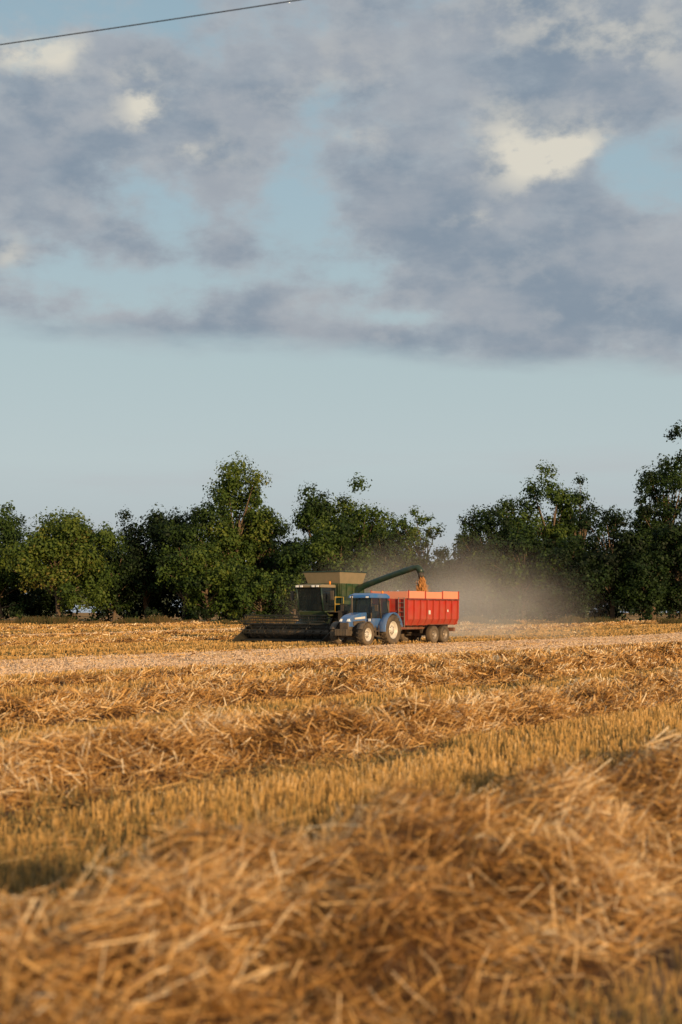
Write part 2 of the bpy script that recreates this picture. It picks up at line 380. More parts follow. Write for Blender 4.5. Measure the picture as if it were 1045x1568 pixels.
def boxes(par,name,lst,mat,bevel=0.0):
    V=[];F=[]
    for (x0,x1,y0,y1,z0,z1) in lst:
        o=len(V); V+=[(x,y,z) for x in (x0,x1) for y in (y0,y1) for z in (z0,z1)]
        F+=[tuple(i+o for i in f) for f in [(0,1,3,2),(4,6,7,5),(0,4,5,1),(2,3,7,6),(0,2,6,4),(1,5,7,3)]]
    return addmesh(par,name,V,F,mat,bevel)
def loft(par,name,pts,mat,bevel=0.02,yc=0.0,smooth=False):
    n=len(pts); V=[(x,yc+w,z) for x,z,w in pts]+[(x,yc-w,z) for x,z,w in pts]
    F=[tuple(range(n)),tuple(range(2*n-1,n-1,-1))]+[(i,(i+1)%n,n+(i+1)%n,n+i) for i in range(n)]
    return addmesh(par,name,V,F,mat,bevel,smooth)
def lathe(par,name,prof,cx,cy,cz,mat,seg=40,smooth=True):
    V=[];F=[];n=len(prof)
    for j in range(seg):
        a=2*math.pi*j/seg
        for r,y in prof: V.append((cx+r*math.cos(a),cy+y,cz+r*math.sin(a)))
    for j in range(seg):
        for i in range(n-1):
            F.append((j*n+i,j*n+i+1,((j+1)%seg)*n+i+1,((j+1)%seg)*n+i))
    return addmesh(par,name,V,F,mat,0,smooth)
def pipe(par,name,pts,r,mat,seg=10,rads=None):
    V,F=tube(pts,rads or [r]*len(pts),seg)
    n=len(pts); F=[tuple(f) for f in F]+[tuple(range(seg)),tuple(range((n-1)*seg,n*seg))]
    return addmesh(par,name,V,F,mat,0,True)
m_tyre=paint('tyre_rubber',(0.022,0.021,0.02),0.85,0,0.5,(0.20,0.14,0.08))
def wheel(par,name,x,y,R,W,rimmat,side,lugs=True,rimf=0.56):
    h=W/2; rr=R*rimf
    lathe(par,name+'_tyre',[(rr,-h*.72),(rr*1.1,-h*.95),(R*.84,-h),(R*.95,-h*.88),(R*.97,-h*.4),(R*.97,h*.4),(R*.95,h*.88),(R*.84,h),(rr*1.1,h*.95),(rr,h*.72),(rr,-h*.72)],x,y,R,m_tyre)
    s=side
    lathe(par,name+'_rim',[(rr+.01,s*h*.80),(rr*.93,s*h*.76),(rr*.88,s*h*.25),(rr*.62,s*h*.12),(rr*.58,s*h*.38),(rr*.34,s*h*.42),(rr*.30,s*h*.62),(0.001,s*h*.64)],x,y,R,rimmat)
    lathe(par,name+'_rim_inner',[(rr+.01,-s*h*.8),(rr*.9,-s*h*.7),(rr*.85,-s*h*.1),(0.001,-s*h*.05)],x,y,R,rimmat)
    V=[];F=[]
    for k in range(8):
        a=2*math.pi*k/8; o=len(V); rb=rr*.45
        cxx=x+rb*math.cos(a); czz=R+rb*math.sin(a)
        for dx in (-.025,.025):
            for dz in (-.025,.025):
                for yy in (y+s*h*.38,y+s*h*.50): V.append((cxx+dx,yy,czz+dz))
        F+=[tuple(i+o for i in f) for f in [(0,1,3,2),(4,6,7,5),(0,4,5,1),(2,3,7,6),(0,2,6,4),(1,5,7,3)]]
    addmesh(par,name+'_bolts',V,F,m_iron)
    if lugs:
        V=[];F=[];n=int(22*R/0.9)
        for k in range(n):
            for sd in (-1,1):
                a0=2*math.pi*(k+(0.5 if sd>0 else 0))/n
                o=len(V); da=0.10; 
                for (aa,yy) in ((a0,0.02*sd),(a0+da*.55,0.02*sd),(a0+da*2.1,sd*h*.98),(a0+da*1.4,sd*h*.98)):
                    for r in (R*.95,R*1.01):
                        V.append((x+r*math.cos(aa),y+yy,R+r*math.sin(aa)))
                F+=[(o,o+2,o+4,o+6),(o+1,o+7,o+5,o+3),(o,o+1,o+3,o+2),(o+2,o+3,o+5,o+4),(o+4,o+5,o+7,o+6),(o+6,o+7,o+1,o)]
        addmesh(par,name+'_lugs',V,F,m_tyre)

HEAD=math.atan2(-0.8415,-0.540)
Fw=np.array([-0.540,-0.8415]); Lw=np.array([0.8415,-0.540])
m_blue=paint('blue_paint',(0.020,0.13,0.35),0.3,0,0.25,coat=.4)
m_white=paint('white_paint',(0.72,0.70,0.64),0.4,0,0.35)
m_black=paint('black_plastic',(0.02,0.02,0.02),0.6,0,0.35)
m_iron=paint('dark_iron',(0.04,0.038,0.035),0.6,0.2,0.3)
m_red=paint('red_paint',(0.46,0.034,0.020),0.4,0,0.25)
m_salmon=paint('faded_red_boards',(0.80,0.28,0.16),0.55,0,0.35,(0.6,0.36,0.2))
m_dred=paint('dark_red_paint',(0.16,0.018,0.014),0.5,0,0.4)
m_grey=paint('grey_paint',(0.26,0.25,0.235),0.5,0.2,0.5)
m_green=paint('green_paint',(0.020,0.060,0.022),0.4,0,0.45,(0.18,0.13,0.07))
m_dgreen=paint('dark_green_paint',(0.010,0.036,0.024),0.4,0,0.25,(0.12,0.09,0.05))
m_tan=paint('dusty_tan_panels',(0.22,0.18,0.105),0.7,0,0.5,(0.32,0.24,0.15))
m_yellow=paint('yellow_paint',(0.65,0.42,0.03),0.45,0,0.4)
m_hdr=paint('header_dark_paint',(0.010,0.014,0.012),0.5,0.1,0.06)
m_lamp=paint('lamp_glass',(0.85,0.85,0.82),0.1,0,0.0)
m_orange=paint('beacon_orange',(0.8,0.25,0.02),0.3,0,0.0)
m_grain=paint('wheat_grain',(0.46,0.20,0.05),0.8,0,0.3,(0.36,0.18,0.055))
m,nt,out=newmat('cab_glass'); p=nt.nodes.new('ShaderNodeBsdfPrincipled')
p.inputs['Base Color'].default_value=(0.025,0.035,0.04,1); p.inputs['Roughness'].default_value=0.06
tr=nt.nodes.new('ShaderNodeBsdfTransparent'); tr.inputs[0].default_value=(0.55,0.6,0.6,1)
mx=nt.nodes.new('ShaderNodeMixShader'); mx.inputs[0].default_value=0.5
nt.links.new(tr.outputs[0],mx.inputs[1]); nt.links.new(p.outputs[0],mx.inputs[2]); nt.links.new(mx.outputs[0],out.inputs[0]); m_glass=m

# ------------------------------------------------------------------ tractor
def tractor():
    P=empty('tractor',(2.14,86.5,0),HEAD)
    for s in (1,-1):
        nm='left' if s>0 else 'right'
        wheel(P,'rear_wheel_'+nm,0,0.97*s,0.92,0.56,m_white,s)
        wheel(P,'front_wheel_'+nm,2.75,0.93*s,0.68,0.44,m_white,s)
        V=[];F=[];n=14
        for k in range(n+1):
            a=math.radians(-5+k*(175/n)); 
            for r,yy in ((1.02,.62),(1.06,1.26),(1.0,1.28),(0.97,.62)):
                V.append((r*math.cos(a),s*yy,.92+r*math.sin(a)))
        for k in range(n):
            for j in range(4): F.append((k*4+j,k*4+(j+1)%4,(k+1)*4+(j+1)%4,(k+1)*4+j))
        addmesh(P,'rear_fender_'+nm,V,F,m_blue,0,True)
        V=[];F=[];n=9
        for k in range(n+1):
            a=math.radians(25+k*(130/n))
            for r,yy in ((.76,.72),(.76,1.14),(.73,1.14),(.73,.72)):
                V.append((2.75+r*math.cos(a),s*yy,.68+r*math.sin(a)))
        for k in range(n):
            for j in range(4): F.append((k*4+j,k*4+(j+1)%4,(k+1)*4+(j+1)%4,(k+1)*4+j))
        addmesh(P,'front_fender_'+nm,V,F,m_black,0,True)
        boxes(P,'mirror_'+nm,[(1.95,2.0,s*.85,s*1.2,2.35,2.38),(1.93,2.0,s*1.1,s*1.3,2.05,2.42)],m_black,.01)
        boxes(P,'cab_steps_'+nm,[(1.2,1.65,s*.62,s*.95,.55,.59),(1.2,1.65,s*.62,s*.95,.85,.89),(1.2,1.24,s*.9,s*.94,.55,1.2),(1.61,1.65,s*.9,s*.94,.55,1.2)],m_black)
        boxm(P,'fuel_tank_'+nm,.95,1.75,s*.40,s*.62,.55,1.1,m_black,.05)
        boxes(P,'work_lights_'+nm,[(1.9,1.97,s*.45,s*.65,2.83,2.93),(-.12,-.06,s*.45,s*.65,2.83,2.93)],m_lamp,.01)
    boxm(P,'chassis',-.5,3.35,-.28,.28,.6,1.12,m_iron,.04)
    boxes(P,'axles',[(2.6,2.9,-.8,.8,.5,.8),(-.15,.15,-.8,.8,.72,1.1)],m_iron,.03)
    loft(P,'hood',[(1.75,1.12,.44),(1.75,1.98,.42),(2.4,1.95,.40),(3.1,1.82,.37),(3.5,1.66,.34),(3.62,1.42,.33),(3.60,1.12,.34)],m_blue,.06)
    loft(P,'nose_grille',[(3.3,1.14,.345),(3.3,1.38,.35),(3.645,1.38,.30),(3.645,1.0,.30),(3.35,.92,.33)],m_black,.03)
    for s in (1,-1):
        loft(P,'headlight',[(3.40,1.44,.10),(3.38,1.60,.09),(3.56,1.60,.07),(3.66,1.44,.09)],m_lamp,.02,yc=s*.25)
        addmesh(P,'side_grille',[(2.0,s*.445,1.2),(3.2,s*.40,1.2),(3.25,s*.395,1.45),(2.0,s*.445,1.5)],[(0,1,2,3)],m_black)
        addmesh(P,'hood_decal',[(2.0,s*.447,1.60),(3.1,s*.40,1.56),(3.1,s*.40,1.66),(2.0,s*.447,1.74)],[(0,1,2,3)],m_white)
    boxes(P,'front_weights',[(3.62+.0,4.0,-.42+i*.105,-.42+i*.105+.09,.62,1.0) for i in range(8)],m_iron,.02)
    loft(P,'cab_floor',[(-.15,1.05,.72),(-.25,1.62,.80),(1.75,1.62,.78),(1.80,1.05,.62)],m_blue,.04)
    lo=[(-.2,-.80),(1.80,-.74),(1.80,.74),(-.2,.80)]; hi=[(-.05,-.72),(1.68,-.68),(1.68,.68),(-.05,.72)]
    V=[(x,y,1.62) for x,y in lo]+[(x,y,2.80) for x,y in hi]
    addmesh(P,'cab_glass',V,[(0,1,5,4),(1,2,6,5),(2,3,7,6),(3,0,4,7)],m_glass)
    for (a,b) in list(zip(lo,hi))+[((.75,-.79),(.78,-.71)),((.75,.79),(.78,.71))]:
        pipe(P,'cab_pillar',[(a[0],a[1],1.6),(b[0],b[1],2.84)],.05,m_black,6)
    loft(P,'cab_roof',[(-.30,2.80,.80),(-.34,2.96,.80),(-.1,3.10,.70),(1.5,3.12,.68),(1.92,3.0,.76),(1.98,2.82,.80)],m_blue,.06)
    boxes(P,'seat',[(.3,.8,-.28,.28,1.6,1.95),(.22,.38,-.28,.28,1.95,2.45)],m_black,.06)
    m_cl=paint('work_clothes',(0.07,0.09,0.14),.9,0,.2); m_sk=paint('skin',(0.45,0.26,0.18),.6,0,0)
    loft(P,'driver_torso',[(.40,1.95,.17),(.38,2.25,.22),(.42,2.48,.16),(.60,2.48,.15),(.66,2.2,.19),(.66,1.95,.17)],m_cl,.07)
    lathe(P,'driver_head',[(0.001,-.10),(.07,-.085),(.105,0),(.07,.085),(.001,.10)],.54,0,2.63,m_sk,16)
    for s in (1,-1): pipe(P,'driver_arm',[(.5,s*.2,2.42),(.72,s*.26,2.15),(1.05,s*.14,2.16)],.05,m_cl,8,[.06,.05,.035])
    pipe(P,'steering_column',[(1.35,0,1.6),(1.1,0,2.1)],.04,m_black,8)
    lathe(P,'steering_wheel',[(.02,.0),(.19,.0),(.19,.03),(.02,.03)],1.1,-.015,2.12,m_black,20)
    pipe(P,'exhaust_stack',[(1.95,-.52,1.3),(1.95,-.52,2.2),(1.95,-.52,2.85),(1.88,-.52,3.0)],.06,m_iron,10)
    pipe(P,'beacon',[(.1,.5,3.08),(.1,.5,3.27)],.06,m_orange,10)
    boxes(P,'rear_hitch',[(-.9,-.4,-.08,.08,.5,.6),(-.8,-.4,-.4,-.34,.7,.76),(-.8,-.4,.34,.4,.7,.76)],m_iron)
    boxes(P,'licence_and_lamps',[(1.85,1.9,-.74,-.6,1.45,1.6),(1.85,1.9,.6,.74,1.45,1.6)],m_lamp)
tractor()

# ------------------------------------------------------------------ trailer
def trailer():
    o=np.array([2.14,86.5])-1.55*Fw
    P=empty('grain_trailer',(o[0],o[1],0),HEAD)
    L=6.6; t=.05
    for s in (1,-1):
        nm='left' if s>0 else 'right'
        pr=[(1.00,1.18),(1.22,1.55),(1.25,2.76)]
        V=[];F=[]
        for xx in (0,-L):
            for yy,zz in pr: V.append((xx,s*yy,zz))
            for yy,zz in reversed(pr): V.append((xx,s*(yy-t),zz))
        for j in range(6): F.append((j,(j+1)%6,6+(j+1)%6,6+j))
        F+=[tuple(range(6)),tuple(range(6,12))]
        addmesh(P,'side_wall_'+nm,V,F,m_red,.008)
        for i in range(9):
            xx=-.05-i*(L-.1)/8
            V=[];F=[]
            for yy,zz in ((.98,1.16),(1.235,1.54),(1.262,2.78)):
                V+=[(xx-.05,s*yy,zz),(xx+.05,s*yy,zz),(xx+.04,s*(yy+.09),zz),(xx-.04,s*(yy+.09),zz)]
            for k in range(2):
                for j in range(4): F.append((k*4+j,k*4+(j+1)%4,k*4+4+(j+1)%4,k*4+4+j))
            F+=[(0,1,2,3),(8,9,10,11)]
            addmesh(P,'rib_'+nm,V,F,m_red)
        boxes(P,'top_rail_'+nm,[(-L,0,s*1.24,s*1.37,2.74,2.84)],m_dred,.01)
        boxes(P,'extension_boards_'+nm,[(-2.12,-.02,s*1.29,s*1.32,2.84,3.28),(-4.34,-2.2,s*1.29,s*1.32,2.84,3.25),(-L+.02,-4.42,s*1.29,s*1.32,2.84,3.31)],m_salmon,.006)
        boxes(P,'extension_posts_'+nm,[(x-.035,x+.035,s*1.325,s*1.37,2.84,3.34) for x in (-.06,-2.16,-4.38,-L+.05)],m_red)
        for i,xx in enumerate((-3.55,-4.95)):
            wheel(P,'tandem_wheel_%s_%d'%(nm,i),xx,s*1.02,.58,.42,m_grey,s,False,.5)
        boxes(P,'mudguard_'+nm,[(-5.6,-2.95,s*.80,s*1.24,1.20,1.235)],m_dred)
        boxes(P,'side_reflectors_'+nm,[(-2.95,-2.7,s*1.255,s*1.262,1.85,2.1),(-5.3,-5.15,s*1.255,s*1.262,2.0,2.15)],m_white)
        boxes(P,'rear_marker_'+nm,[(-L-.06,-L-.045,s*.9,s*1.2,1.3,1.75)],m_white)
    boxm(P,'front_wall',-.05,0.0,-1.2,1.2,1.2,2.80,m_red)
    boxes(P,'front_ribs',[(0,.06,y-.04,y+.04,1.2,2.80) for y in (-1.15,-.6,0,.6,1.15)]+[(0,.065,-1.1,1.1,2.0,2.08)],m_red)
    boxm(P,'front_extension',-.04,-.01,-1.27,1.27,2.82,3.26,m_salmon)
    loft(P,'tailgate',[(-L,1.2,1.2),(-L-.12,1.6,1.22),(-L-.04,2.82,1.25),(-L+.03,2.82,1.23),(-L+.03,1.2,1.19)],m_red)
    boxm(P,'rear_extension',-L-.02,-L+.012,-1.27,1.27,2.84,3.30,m_salmon)
    boxes(P,'chassis',[(-L+.1,.3,.42,.56,.92,1.165),(-L+.1,.3,-.56,-.42,.92,1.165),(-L+.1,-L+.3,-1.1,1.1,.75,1.0)],m_dred,.01)
    boxm(P,'floor',-L,0,-1.0,1.0,1.17,1.22,m_dred)
    boxes(P,'axle_beams',[(-3.63,-3.47,-.85,.85,.5,.66),(-5.03,-4.87,-.85,.85,.5,.66),(-5.4,-3.1,.4,.55,.66,.9),(-5.4,-3.1,-.55,-.4,.66,.9)],m_iron)
    loft(P,'drawbar',[(-.6,1.1,.5),(.3,.95,.3),(1.0,.62,.08),(1.0,.5,.08),(.2,.7,.3),(-.6,.9,.5)],m_dred,.01)
    pipe(P,'parking_jack',[(.35,.35,.25),(.35,.35,1.0)],.05,m_iron)
    boxes(P,'ladder',[(.08,.12,.70,.74,1.05,2.9),(.08,.12,1.1,1.14,1.05,2.9)]+[(.085,.115,.74,1.1,1.15+i*.28,1.18+i*.28) for i in range(7)],m_grey)
    pipe(P,'hydraulic_ram',[(.12,0,1.0),(.12,0,2.7)],.08,m_iron)
    V=[];F=[];nx,ny=28,12
    for i in range(nx+1):
        for j in range(ny+1):
            x=-.06-(L-.1)*i/nx; y=-1.18+2.36*j/ny
            z=2.35+.75*math.exp(-((x+3.9)/1.5)**2-(y/1.0)**2)+.03*math.sin(7*x+3*y)
            V.append((x,y,z))
    for i in range(nx):
        for j in range(ny):
            a=i*(ny+1)+j; F.append((a,a+1,a+ny+2,a+ny+1))
    addmesh(P,'grain_heap',V,F,m_grain,0,True)
trailer()

# ------------------------------------------------------------------ combine
def combine():
    P=empty('combine_harvester',(-.12,94.3,0),HEAD)
    for s in (1,-1):
        nm='left' if s>0 else 'right'
        wheel(P,'drive_wheel_'+nm,1.5,1.4*s,.95,.68,m_yellow,s)
        wheel(P,'steer_wheel_'+nm,-3.0,1.15*s,.60,.42,m_yellow,s)
        addmesh(P,'side_panel_'+nm,[(-4.0,s*1.405,1.5),(.5,s*1.405,1.5),(1.6,s*1.405,2.15),(1.6,s*1.405,2.75),(-4.1,s*1.405,2.6)],[(0,1,2,3,4)],m_green)
        addmesh(P,'yellow_stripe_'+nm,[(-3.9,s*1.41,1.75),(1.0,s*1.41,1.95),(1.0,s*1.41,2.02),(-3.9,s*1.41,1.82)],[(0,1,2,3)],m_yellow)
        boxes(P,'mirror_'+nm,[(3.2,3.26,s*1.0,s*1.5,3.3,3.33),(3.2,3.28,s*1.42,s*1.66,2.75,3.35)],m_black,.01)
        boxes(P,'cab_lights_'+nm,[(3.76,3.82,s*.35,s*.55,3.58,3.70),(3.76,3.82,s*.68,s*.88,3.58,3.70)],m_lamp,.01)
        boxes(P,'tank_ribs_'+nm,[(x,x+.05,s*1.365,s*1.40,2.97,3.83) for x in (-.9,-.2,.5,1.2,1.8)],m_green)
    boxes(P,'tank_front_ribs',[(1.945,1.985,y-.03,y+.03,3.0,3.84) for y in (-1.2,-.6,0,.6,1.2)],m_green)
    loft(P,'body',[(-4.6,1.35,1.25),(-4.8,2.2,1.25),(-4.2,2.95,1.3),(1.85,3.05,1.38),(1.85,1.7,1.38),(.9,1.15,1.2),(-2.2,.95,1.1)],m_dgreen,.05)
    loft(P,'engine_hood',[(-3.6,2.9,1.0),(-3.5,3.25,.95),(-1.3,3.3,1.0),(-1.2,2.9,1.05)],m_green,.06)
    loft(P,'straw_chopper',[(-4.5,1.0,1.1),(-5.1,1.3,1.1),(-5.1,1.7,1.1),(-4.6,1.8,1.1)],m_iron)
    loft(P,'grain_tank',[(-1.0,2.95,1.32),(-1.0,3.85,1.36),(1.95,3.85,1.36),(1.85,2.95,1.32)],m_green,.03)
    lo=[(-.9,-1.25),(1.85,-1.25),(1.85,1.25),(-.9,1.25)]; hi=[(-1.15,-1.42),(2.15,-1.42),(2.15,1.42),(-1.15,1.42)]
    V=[(x,y,3.852) for x,y in lo]+[(x,y,4.60) for x,y in hi]+[(x*.97+.01,y*.97,3.87) for x,y in lo]+[(x*.975+.01,y*.97,4.60) for x,y in hi]
    F=[]
    for j in range(4):
        k=(j+1)%4; F+=[(j,k,4+k,4+j),(8+j,8+k,12+k,12+j),(4+j,4+k,12+k,12+j)]
    addmesh(P,'tank_extension',V,F,m_tan)
    boxes(P,'tank_rim',[(-1.17,2.17,1.40,1.45,4.57,4.64),(-1.17,2.17,-1.45,-1.40,4.57,4.64),(2.13,2.18,-1.39,1.39,4.57,4.64),(-1.18,-1.13,-1.39,1.39,4.57,4.64)],m_dgreen,.01)
    addmesh(P,'tank_grain',[(-1.0,-1.25,4.1),(1.95,-1.25,4.1),(1.95,1.25,4.1),(-1.0,1.25,4.1),(.5,0,4.5)],[(0,1,4),(1,2,4),(2,3,4),(3,0,4)],m_grain)
    loft(P,'cab_base',[(1.95,1.75,1.0),(1.95,2.1,1.02),(3.35,2.05,1.0),(3.2,1.7,.95)],m_green,.04)
    lo=[(1.95,-1.0),(3.35,-.95),(3.35,.95),(1.95,1.0)]; hi=[(1.95,-.98),(3.6,-.93),(3.6,.93),(1.95,.98)]
    V=[(x,y,2.08) for x,y in lo]+[(x,y,3.56) for x,y in hi]
    addmesh(P,'cab_glass',V,[(0,1,5,4),(1,2,6,5),(2,3,7,6),(3,0,4,7)],m_glass)
    for a,b in zip(lo,hi): pipe(P,'cab_pillar',[(a[0],a[1],2.06),(b[0],b[1],3.6)],.05,m_dgreen,6)
    loft(P,'cab_roof',[(1.95,3.56,1.02),(1.95,3.76,.98),(3.5,3.76,.95),(3.75,3.68,.98),(3.75,3.56,1.02)],m_tan,.04)
    boxes(P,'operator_seat',[(2.2,2.75,-.28,.28,2.1,2.5),(2.15,2.3,-.28,.28,2.5,3.1)],m_black,.05)
    boxes(P,'platform_and_ladder',[(1.95,3.0,1.02,1.6,1.98,2.03)]+[(2.0,2.5,1.58,1.9,.7+i*.3,.73+i*.3) for i in range(5)]+[(1.98,2.01,1.55,1.92,.65,2.1),(2.5,2.53,1.55,1.92,.65,2.1)],m_iron)
    for z in (2.5,2.95): pipe(P,'hand_rail',[(1.95,1.6,z),(3.0,1.6,z)],.02,m_yellow,6)
    for x in (1.97,2.98): pipe(P,'rail_post',[(x,1.6,2.0),(x,1.6,2.97)],.02,m_yellow,6)
    pipe(P,'beacon',[(2.2,.7,3.75),(2.2,.7,3.98)],.06,m_orange)
    loft(P,'feeder_house',[(1.9,1.2,.7),(2.0,1.95,.7),(3.0,1.75,.68),(5.15,.95,.65),(5.15,.35,.65)],m_dgreen,.03)
    H=3.3
    boxm(P,'header_back',5.1,5.2,-H,H,.35,1.12,m_hdr,.01)
    boxes(P,'header_top_beam',[(5.0,5.2,-H,H,1.12,1.28)],m_hdr,.02)
    loft(P,'header_table',[(5.2,.30,H),(5.2,.36,H),(6.45,.26,H),(6.45,.20,H)],m_hdr,.005)
    for s in (1,-1):
        loft(P,'header_end',[(5.1,.22,.04),(5.05,1.25,.04),(5.7,1.1,.04),(6.5,.62,.03),(7.35,.18,.01),(6.4,.14,.03)],m_hdr,.01,yc=s*(H+.04))
        boxes(P,'reel_arm',[(5.1,6.2,s*(H-.08),s*(H-.02),1.18,1.28)],m_hdr)
        boxes(P,'header_lights',[(5.2,5.26,s*3.0,s*3.2,1.3,1.42)],m_orange)
    lathe(P,'header_auger',[(.001,-H+.1),(.2,-H+.1),(.2,H-.1),(.001,H-.1)],5.6,0,.68,m_iron,20)
    V=[];F=[];N=220
    for i in range(N+1):
        u=i/N; yy=-H+.12+u*(2*H-.24); a=(abs(yy))*math.pi*2/.6
        for r in (.19,.33): V.append((5.6+r*math.cos(a),yy,.68+r*math.sin(a)))
    for i in range(N): F.append((2*i,2*i+1,2*i+3,2*i+2))
    addmesh(P,'auger_flighting',V,F,m_iron)
    cx,cz,R=6.15,1.24,.56
    pipe(P,'reel_shaft',[(cx,-H+.1,cz),(cx,H-.1,cz)],.05,m_hdr,10)
    bl=[];tn=[]
    for k in range(6):
        a=math.radians(20+60*k); bx=cx+R*math.cos(a); bz=cz+R*math.sin(a)
        bl.append((bx-.03,bx+.03,-H+.12,H-.12,bz-.035,bz+.035))
        for j in range(46):
            yy=-H+.2+j*(2*H-.4)/45; tn.append((bx-.008,bx+.008,yy-.008,yy+.008,bz-.26,bz))
    boxes(P,'reel_bats',bl,m_hdr); boxes(P,'reel_tines',tn,m_hdr)
    for yy in (-H+.14,-1.75,0,1.75,H-.14):
        for k in range(6):
            a=math.radians(20+60*k); pipe(P,'reel_spider',[(cx,yy,cz),(cx+R*math.cos(a),yy,cz+R*math.sin(a))],.022,m_hdr,5)
    pts=[(0,1.0,2.7),(0,1.25,3.2),(0,1.5,3.5),(0,2.0,3.72),(0,3.2,4.10),(0,4.6,4.52),(0,5.6,4.80),(0,5.95,4.82),(0,6.15,4.66),(0,6.22,4.42)]
    pipe(P,'unloading_auger',pts,.19,m_dgreen,16,[.24,.24,.22,.2,.19,.19,.19,.21,.22,.20])
    pipe(P,'spout_boot',[(0,6.2,4.5),(0,6.25,4.15)],.2,m_black,12,[.22,.17])
    V=[];F=[]
    r=np.random.default_rng(3)
    for i in range(1500):
        u=r.uniform()**.8; z=4.3-u*1.35; sp=.12+.22*u; x,y=r.normal(size=2)*sp*.6; l=r.uniform(.05,.16); w=.016
        o=len(V); V+=[(x-w,6.27+y,z),(x+w,6.27+y-w,z),(x+w,6.27+y,z-l),(x-w,6.27+y+w,z-l)]; F.append((o,o+1,o+2,o+3))
    addmesh(P,'grain_stream',V,F,m_grain)
combine()

# ------------------------------------------------------------------ power line
def powerline():
    a=np.array([-5.9,24,11.8]); d=np.array([5.15,-2,-0.10])
    p0=a-5*d; p1=a+6*d; pts=[]
    for i in range(61):
        u=i/60; p=p0*(1-u)+p1*u; p=p+np.array([0,0,-4*0.9*(u*(1-u))+0.9*4*(5/11)*(6/11)]); pts.append(p)
    V,F=tube(pts,[.010]*61,6)
    m=paint('cable',(0.02,0.02,0.02),.6,0,0)
    P=empty('power_line',(0,0,0),0); addmesh(P,'cable',V,F,m,0,True)
    for q in (p0,p1):
        E=empty('utility_pole',(float(q[0]),float(q[1]),0),0)
        mw=paint('weathered_wood',(0.16,0.12,0.08),.9,0,.3); zt=float(pts[0][2] if q is p0 else pts[-1][2])
        pipe(E,'pole',[(0,0.15,-.3),(0,.15,zt+.3)],.15,mw,12,[.18,.11]); pipe(E,'insulator',[(0,0,zt-.15),(0,0,zt)],.05,m,8); boxm(E,'crossarm',-.06,.06,-.7,.7,zt-.3,zt-.16,mw)
powerline()

# ------------------------------------------------------------------ dust
def dust(name,loc,sc,den,seed):
    import bmesh
    me=bpy.data.meshes.new(name); bm=bmesh.new(); bmesh.ops.create_icosphere(bm,subdivisions=3,radius=1); bm.to_mesh(me); bm.free()
    ob=bpy.data.objects.new(name,me); scene.collection.objects.link(ob); ob.location=loc; ob.scale=sc
    m,nt,out=newmat('airborne_dust')
    v=nt.nodes.new('ShaderNodeVolumeScatter'); v.inputs['Color'].default_value=(0.97,0.89,0.80,1); v.inputs['Anisotropy'].default_value=-0.2
    tc=nt.nodes.new('ShaderNodeTexCoord')
    ln=nt.nodes.new('ShaderNodeVectorMath'); ln.operation='LENGTH'; nt.links.new(tc.outputs['Object'],ln.inputs[0])
    mr=nt.nodes.new('ShaderNodeMapRange'); mr.inputs[1].default_value=.0; mr.inputs[2].default_value=1; mr.inputs[3].default_value=1; mr.inputs[4].default_value=0
    mr.interpolation_type='SMOOTHSTEP'
    nt.links.new(ln.outputs['Value'],mr.inputs[0])
    n=nt.nodes.new('ShaderNodeTexNoise'); n.inputs['Scale'].default_value=2.4; n.inputs['Detail'].default_value=3; n.noise_dimensions='4D'; n.inputs['W'].default_value=seed
    nt.links.new(tc.outputs['Object'],n.inputs['Vector'])
    r=ramp(nt,[(.36,(.2,.2,.2)),(.66,(1,1,1))],n.outputs[0])
    m1=nt.nodes.new('ShaderNodeMath'); m1.operation='MULTIPLY'; nt.links.new(mr.outputs[0],m1.inputs[0]); nt.links.new(r.outputs[0],m1.inputs[1])
    m2=nt.nodes.new('ShaderNodeMath'); m2.operation='MULTIPLY'; m2.inputs[1].default_value=den; nt.links.new(m1.outputs[0],m2.inputs[0])
    nt.links.new(m2.outputs[0],v.inputs['Density']); nt.links.new(v.outputs[0],out.inputs['Volume'])
    me.materials.append(m)
dust('dust_cloud',(7.6,108,0.8),(14.0,10,8.0),0.13,1.7)

